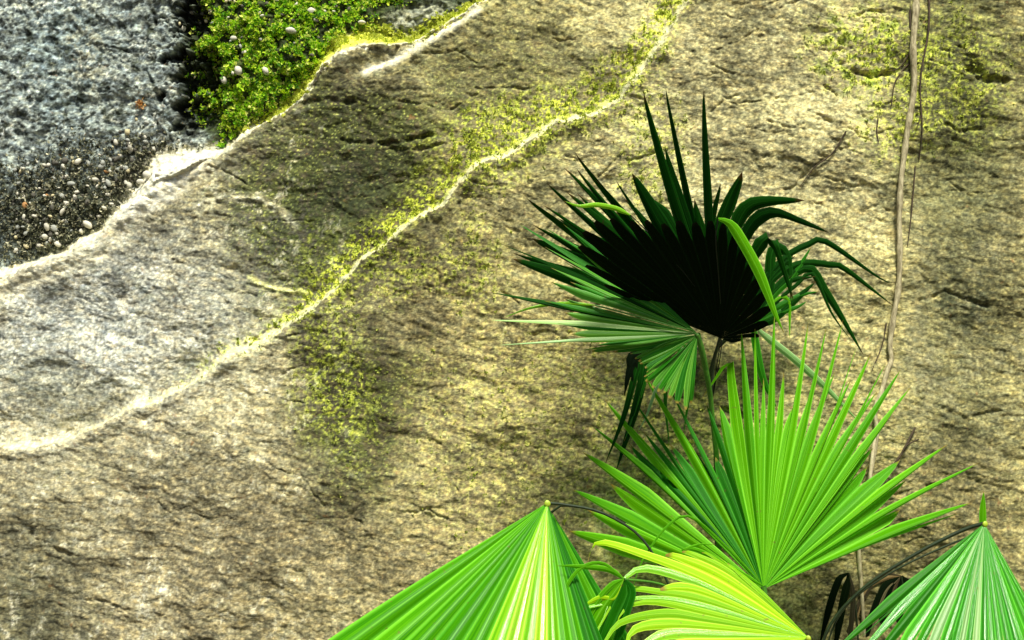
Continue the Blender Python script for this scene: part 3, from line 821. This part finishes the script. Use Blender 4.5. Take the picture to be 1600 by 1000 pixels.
frond(up1, (1178, 505), -0.16, [[(1195, 440), (1230, 400), (1265, 381), (1292, 378), (1377, 436), (1402, 441)],
      [(1205, 440), (1250, 412), (1300, 414), (1322, 421), (1396, 478)], [(1215, 450), (1262, 418), (1290, 455), (1318, 500), (1350, 556)],
      [(1210, 460), (1240, 430), (1268, 385)], [(1215, 470), (1245, 445), (1270, 428), (1300, 490), (1330, 532)], [(1215, 480), (1250, 462), (1280, 455)],
      [(1200, 480), (1205, 400), (1216, 385), (1232, 405), (1236, 470)], [(1215, 490), (1245, 480), (1262, 470)], [(1190, 520), (1240, 560), (1290, 605), (1343, 660)], [(1180, 530), (1192, 590), (1215, 640)],
      [(1195, 470), (1230, 440), (1275, 432)], [(1205, 500), (1235, 475), (1275, 440)], [(1195, 450), (1222, 415), (1243, 400)], [(1212, 470), (1232, 470), (1234, 530)]],
      [lm_dark, lm_dark, lm_dark, lm_deep, lm_dark, lm_deep, lm_dark, lm_deep, lm_pale_and_sheen, lm_deep, lm_dark, lm_dark, lm_dark, lm_green], [(1130, 530, -0.13), (1113, 580, -0.13), *STK], sm_dark, stalk_r=(0.003, 0.005), hw=[5, 5.5, 7, 6, 3, 5, 8, 5, 5.5, 6, 7, 7, 8, 3], fuse=40, seed=6,
      label='thin drooping blades on the right side')
frond(up1, (1132, 505), -0.36, [[(1100, 400, 0), (1105, 358, 0), (1128, 340, 0), (1160, 372, 0), (1190, 425, 0), (1204, 465), (1224, 518, 0)]], lm_lime,
      [(1125, 600, -0.26), *STK], sm_dark, fuse=40, hw=[8], seed=7, label='single bright blade folded over the black fan') if False else None
frond(up1, (1122, 342), -0.58, [[(1142, 350), (1165, 385, 0), (1186, 425, 0), (1202, 465), (1212, 492), (1225, 520, 0)]], lm_green,
      [(1118, 370, -0.56), (1124, 450, -0.36), (1127, 520, -0.2), *STK], sm_black, stalk_r=(0.0015, 0.003), fuse=40, hw=[7.5], seed=7, label='single bright blade folded over the black fan')
frond(up1, (985, 336), -0.50, [[(960, 325), (930, 320), (905, 322), (881, 314)]], lm_lime,
      [(1000, 350, -0.49), (1080, 440, -0.36), (1127, 520, -0.2), *STK], sm_black, stalk_r=(0.0015, 0.003), fuse=40, hw=[3.6], seed=71, label='thin bright blade lying across the dark blades')
frond(up1, (930, 477), -0.36, [[(880, 474), (830, 481), (785, 497)]], lm_lime,
      [(980, 490, -0.36), (1060, 512, -0.35), (1090, 522, -0.33), (1103, 580, -0.30), *STK], sm_green, stalk_r=(0.002, 0.003), fuse=40, hw=[2.5], seed=72, label='yellowish thread-like blade')
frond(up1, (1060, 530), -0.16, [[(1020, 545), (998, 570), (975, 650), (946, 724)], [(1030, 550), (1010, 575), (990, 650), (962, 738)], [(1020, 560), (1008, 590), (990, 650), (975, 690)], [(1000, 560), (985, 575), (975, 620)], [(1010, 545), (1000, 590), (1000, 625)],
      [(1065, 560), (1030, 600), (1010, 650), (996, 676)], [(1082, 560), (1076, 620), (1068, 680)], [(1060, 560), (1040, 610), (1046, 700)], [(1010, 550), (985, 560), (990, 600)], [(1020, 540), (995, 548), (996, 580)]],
      [lm_dark, lm_dark, lm_deep, lm_black_and_shade, lm_dark, lm_pale_and_sheen, lm_deep, lm_deep, lm_black_and_shade, lm_black_and_shade],  # black strips are added to stand for the shadow under the fan
      [(1092, 545, -0.15), (1108, 590, -0.15), *STK], sm_dark, stalk_r=(0.003, 0.005), fuse=30, hw=[5, 7, 4, 7, 6, 3, 3, 3, 8, 7], seed=8, label='dark strips hanging down below the fan, black ones added as its shadow')

# --- middle palm: the large bright fan and the yellow-green fan below it
up2 = palm(1230, -0.55, 'fan palm with the large upright bright green fan and a yellow-green fan beneath it', 0.55, 0.07, 2)
tb = root_pt(1230, -0.55, 0.53)
Dt = [(897, 832, .02), (925, 800), (902, 769), (960, 760), (917, 712), (990, 700), (930, 671), (951, 631), (1010, 680), (980, 609), (1050, 700), (1011, 594), (1090, 710), (1045, 606), (1120, 720), (1105, 636), (1126, 642),
      [(1165, 750), (1145, 600), (1141, 564), (1120, 590, -.01), (1096, 624, -.01)], (1159, 525), (1180, 515), (1193, 600, .02), (1210, 500), (1224, 590), (1240, 640), (1261, 514), (1275, 600), (1289, 520), (1302, 590), (1314, 511), (1327, 600), (1337, 544),
      (1357, 560), (1366, 620), (1381, 572), (1402, 586), (1419, 611), (1385, 660), (1360, 680, .02), (1360, 706, .02), (1350, 735, .03), (1400, 725, .02), (1474, 700), (1410, 755, .03), (1522, 728, .04), (1400, 800, .05), (1510, 789), (1493, 804, .02)]
Dt = [(1193 + (t_[0] - 1193) * 1.03, 920 + (t_[1] - 920) * 1.03, *t_[2:]) if not isinstance(t_[0], tuple) else t_ for t_ in Dt]
frond(up2, (1193, 920), -0.48, Dt, [lm_green] * 5 + [lm_mid_and_shade, lm_green, lm_green, lm_mid_and_shade, lm_mid_and_shade, lm_mid_and_shade, lm_green, lm_mid_and_shade, lm_mid_and_shade, lm_mid_and_shade, lm_mid_and_shade] + [lm_green] * 30, [(1205, 990, -0.50), (1225, 1100, -0.53), tb], sm_green, ax=(-0.42, 0.12), az=0.30, fuse=225, wang=0.075, pw=0.8, jit=0.007, fold=0.5, seed=10, cap=2.5, capmat=sm_green,  # shade of the left half put into its darker leaflets
      label='large upright bright green fan', bend=0.02)
Et = [[(1190, 925), (1137, 880, .01)], (1125, 872), [(1165, 905), (1110, 866), (1097, 863, .02)], [(1150, 900), (1085, 866), (1066, 862, .02)], [(1140, 905), (1062, 870), (1040, 867, .02)],
      [(1100, 905), (990, 862), (940, 848), (925, 856, -.01), (918, 880, -.01)], [(1110, 918), (1040, 893), (1000, 888), (975, 905), (955, 935), (930, 1000)], [(1110, 928), (1060, 918), (1032, 922)],
      [(1110, 940), (1030, 925), (985, 920), (965, 930), (945, 965), (915, 1015)], [(1110, 950), (1010, 935), (905, 952)], [(1110, 958), (1030, 940), (985, 945), (965, 970), (955, 1030)], [(1110, 968), (1040, 958), (970, 972), (940, 1010)],
      [(1120, 980), (1040, 975), (990, 985), (975, 1020)], [(1120, 990), (1045, 990), (1000, 1010)], [(1130, 1005), (1060, 1010), (1010, 1035)], [(1150, 1020), (1080, 1035), (1030, 1070)], [(1170, 1035), (1110, 1060), (1060, 1100)]]
frond(up2, (1263, 996), -0.72, Et, [lm_yel, lm_yel, lm_yel, lm_yel, lm_yel, lm_yel, lm_lime, lm_yel, lm_yel, lm_lime, lm_yel, lm_yel, lm_yel, lm_lime, lm_yel], [(1262, 1060, -0.68), (1245, 1120, -0.60), tb], sm_lime, ax=0.10, az=0.45, fuse=200, wang=0.11, fold=0.30, blunt=0.5, seed=11, cap=3.5,
      label='yellow-green fan spread to the left with curled tips')
frond(up2, (975, 905), -0.74, [[(960, 925), (935, 960), (900, 1030)], [(965, 930), (945, 975), (925, 1040)], [(955, 915), (930, 945), (905, 1000)], [(985, 925), (975, 960), (955, 1030)], [(960, 935), (935, 935), (904, 952)], [(950, 890), (900, 885), (870, 884)], [(940, 880), (905, 890), (880, 930), (862, 1010)]], [lm_green, lm_mid_and_shade, lm_green, lm_mid_and_shade, lm_yel, lm_green],
      [(1040, 915, -0.66), (1150, 960, -0.62), (1263, 1006, -0.66), (1262, 1060, -0.68), (1245, 1120, -0.60), tb], sm_green, stalk_r=(0.003, 0.005), hw=[11, 13, 4, 8, 4, 4, 2.5], fuse=20, seed=17, label='wide green blades bent straight down')
frond(up2, (1193, 916), -0.55, [[(1140, 860), (1080, 808), (1045, 820), (1010, 865), (998, 890), (985, 930)], [(1130, 880), (1085, 858), (1065, 862), (1090, 851), (1118, 851)]], lm_green,
      [(1205, 990, -0.55), (1225, 1100, -0.56), tb], sm_green, fuse=20, hw=[2, 3.5], seed=12, label='thin curling leaf threads in front of the green fan')

# --- left palm: hanging pleated fan
up3 = palm(1010, -0.62, 'fan palm showing one hanging pleated green fan at the bottom centre', 0.50, 0.06, 3)
tb = root_pt(1060, -0.60, 0.50)
Ft = [(430, 1090), (455, 1140), (490, 1185), (550, 1218), (620, 1248), (690, 1268), (742, 1276), (785, 1279), (828, 1278), (872, 1272), (915, 1256), (950, 1232), (975, 1200), (993, 1165)]
frond(up3, (855, 786), -0.60, Ft, [lm_fan, lm_fan, lm_fan, lm_fan, lm_fan, lm_lime, lm_yelgloss, lm_lime, lm_yelgloss, lm_lime, lm_fan, lm_fan, lm_mid_and_shade, lm_mid_and_shade], [(885, 789, -0.585), (945, 803, -0.56), (1010, 850, -0.55), (1060, 960, -0.57), (1070, 1100, -0.60), tb], sm_dark, ax=(-0.14, 0.30), az=0.45, cup=-0.15, fuse=430, wang=0.085, fold=0.75, seed=13, cap=4.5,
      stalk_r=(0.0035, 0.006), label='large pleated fan hanging from its yellow point')
frond(up3, (862, 800), -0.56, [(930, 1180), (960, 1160), (985, 1130), (1005, 1100), (1010, 1060)], [lm_mid_and_shade, lm_green], [(885, 789, -0.575), (945, 803, -0.55), (1010, 850, -0.54), (1060, 960, -0.56), (1070, 1100, -0.60), tb], sm_dark, ax=0.1, az=0.3, fuse=260, wang=0.06, fold=0.5, seed=19,
      stalk_r=(0.003, 0.005), label='darker layer of blades behind the pleated fan')

# --- right palm: glossy hanging fan at the lower right corner
up4 = palm(1290, -0.35, 'fan palm with a glossy hanging fan in the lower right corner', 0.50, 0.06, 4)
tb = root_pt(1290, -0.35, 0.50)
Gt = [(1290, 1030), (1318, 1050), (1310, 1100), (1345, 1120), (1360, 1165), (1392, 1180), (1415, 1200), (1440, 1215), (1465, 1225), (1490, 1232), (1515, 1235), (1540, 1235), (1565, 1230), (1590, 1220), (1615, 1205), (1640, 1185), (1662, 1160), (1680, 1130), (1695, 1095)]
frond(up4, (1538, 818), -0.42, Gt, [lm_deep, lm_gloss, lm_deep, lm_gloss, lm_gloss, lm_pale_and_sheen, lm_gloss, lm_gloss, lm_pale_and_sheen, lm_gloss, lm_pale_and_sheen] + [lm_gloss] * 20, [(1505, 828, -0.40), (1430, 866, -0.38), (1342, 925, -0.36), (1287, 1000, -0.35), (1280, 1120, -0.35), tb], sm_dark, ax=(-0.10, 0.05), az=0.42, cup=-0.15, fuse=190, wang=0.11, fold=0.85, seed=14, cap=4,  # pale leaflets paint the bright highlight below the hub
      stalk_r=(0.005, 0.007), label='glossy green fan with white shine partly painted as pale leaflets')
frond(up4, (1524, 838), -0.38, [(1340, 1000), (1380, 1100), (1440, 1180), (1500, 1200), (1580, 1200), (1650, 1140)], [lm_deep, lm_mid_and_shade], [(1490, 848, -0.36), (1395, 893, -0.34), (1320, 950, -0.33), (1290, 1020, -0.34), (1280, 1120, -0.35), tb], sm_dark, ax=0, az=0.3, fuse=60, wang=0.05, fold=0.3, seed=15,
      stalk_r=(0.0028, 0.004), label='second fan behind with a thinner dark stalk')
frond(up4, (1537, 835), -0.41, [[(1536, 805), (1537, 768)]], [lm_green],
      [(1534, 900, -0.40), (1480, 1010, -0.38), (1400, 1120, -0.36), (1290, 1200, -0.35), tb], sm_green, stalk_r=(0.002, 0.003), fuse=20, hw=[5, 2.5, 5], seed=18, label='short upright blades above the glossy fan')

# --- dead fronds under the fans
dead = link(bpy.data.objects.new('dead_palm_leaf', None))
tag(dead, 'withered blackish palm leaf hanging low between the bright and the glossy fans', 'dead leaf')
frond(dead, (1326, 896), -0.12, [[(1312, 905), (1299, 940), (1280, 1010)], [(1325, 908), (1316, 950), (1302, 1030)], [(1333, 930), (1330, 980), (1322, 1050)]], [lm_black_and_shade, lm_black_and_shade, lm_dead],
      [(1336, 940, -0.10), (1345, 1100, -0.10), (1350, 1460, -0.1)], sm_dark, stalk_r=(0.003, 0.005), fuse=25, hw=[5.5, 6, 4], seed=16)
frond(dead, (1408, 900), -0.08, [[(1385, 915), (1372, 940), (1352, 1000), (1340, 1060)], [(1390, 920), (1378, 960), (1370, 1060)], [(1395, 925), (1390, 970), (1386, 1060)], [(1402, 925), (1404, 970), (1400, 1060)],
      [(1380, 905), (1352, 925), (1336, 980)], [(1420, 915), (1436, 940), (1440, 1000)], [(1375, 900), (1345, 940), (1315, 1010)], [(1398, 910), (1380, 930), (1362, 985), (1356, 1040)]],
      [lm_black_and_shade, lm_black_and_shade, lm_dead, lm_black_and_shade, lm_straw, lm_black_and_shade, lm_dead, lm_straw], [(1415, 960, -0.06), (1400, 1100, -0.06), (1350, 1460, -0.1)], sm_dark, stalk_r=(0.003, 0.005), fuse=25, hw=[6, 8, 5, 8, 3, 8, 4, 3.5], seed=26)

# ------------------------------------------------------------------ climbing vine
bark = plain_material('vine_bark', (0.14, 0.11, 0.05), (0.60, 0.54, 0.32), 38, 0.8, 0.9, (2.5, 2.5, 0.8))
rootm = plain_material('rootlet', (0.025, 0.018, 0.010), (0.09, 0.06, 0.03), 60, 0.9, 0.5)
vine = link(bpy.data.objects.new('climbing_vine', None))
tag(vine, 'pale woody vine stem climbing the right side of the rock', 'vine')
path = [(1440, -260), (1436, -120), (1434, 0), (1429, 70), (1427, 140), (1418, 200), (1411, 250), (1407, 290), (1404, 340), (1406, 400), (1404, 450), (1396, 500), (1391, 540), (1393, 562), (1386, 578), (1375, 610), (1366, 640), (1370, 680), (1362, 730), (1350, 790), (1344, 850), (1350, 950), (1352, 1100), (1350, 1450)]
vp = [on(a, b, 0.014) if b < 1050 else P(a, b, -0.05) for a, b in path]
# keep the stem from following every bump of the stone
ys = np.array([p.y for p in vp]); ys = np.convolve(np.pad(ys, 2, mode='edge'), np.ones(5) / 5, 'valid')
rv = random.Random(2)
vp = [Vector((p.x + rv.uniform(-.004, .004), min(y, p.y + 0.004), p.z)) for p, y in zip(vp, ys)]
tube('stem', vp, [0.012, 0.011, 0.0095, 0.0082, 0.008, 0.0074, 0.0066, 0.0055, 0.0055, 0.006], bark, vine, 260, 12, 0.10, nodes=[0.27, 0.30, 0.345, 0.39, 0.43, 0.46, 0.21, 0.17], seed=4)
for k, pts in enumerate([[(1450, -60), (1452, 20), (1449, 60), (1440, 110), (1438, 150), (1441, 200), (1436, 250)], [(1424, -60), (1422, 30), (1424, 90), (1412, 108), (1398, 130), (1393, 165)],
            [(1430, 260), (1427, 300), (1423, 345), (1418, 385)], [(1424, 75), (1414, 95), (1402, 108), (1380, 113)], [(1385, 505), (1378, 540), (1362, 580)], [(1322, 205), (1300, 240), (1272, 262), (1250, 292)],
            [(1440, 175), (1436, 190), (1432, 200)], [(1372, 185), (1370, 205), (1373, 222)]]):
    tube('rootlet', [on(a, b, 0.004) for a, b in pts], ([0.004, 0.0035, 0.0025, 0.002] if k < 2 else [0.0026, 0.0022, 0.0012]), rootm, vine, 40, 6, 0.2, seed=k)
tw = link(bpy.data.objects.new('dead_twig', None))
tag(tw, 'thin dark broken twig leaning on the rock right of the large green fan', 'twig')
tube('stem', [on(1430, 668, .01), on(1408, 710, .02), on(1385, 745, .02), on(1362, 790, .03), on(1345, 840, .03)], [0.003, 0.005, 0.006], rootm, tw, 30, 7, 0.3, seed=3)
tube('side_twig', [on(1408, 710, .02), on(1418, 695, .03), on(1436, 686, .03)], [0.003, 0.0015], rootm, tw, 10, 6, 0.2, seed=5)
st2 = link(bpy.data.objects.new('dry_stalk', None))
tag(st2, 'pale dry stalk standing on the rock beside the vine behind the green fan', 'stalk')
tube('stem', [on(1368, 675, .03), on(1362, 720, .04), on(1358, 760, .04), on(1350, 800, .035), on(1349, 830, .02)], [0.005, 0.006, 0.006], plain_material('dry_straw', (0.45, 0.36, 0.20), (0.70, 0.62, 0.42), 50, 0.7), st2, 30, 7, 0.15, seed=8)
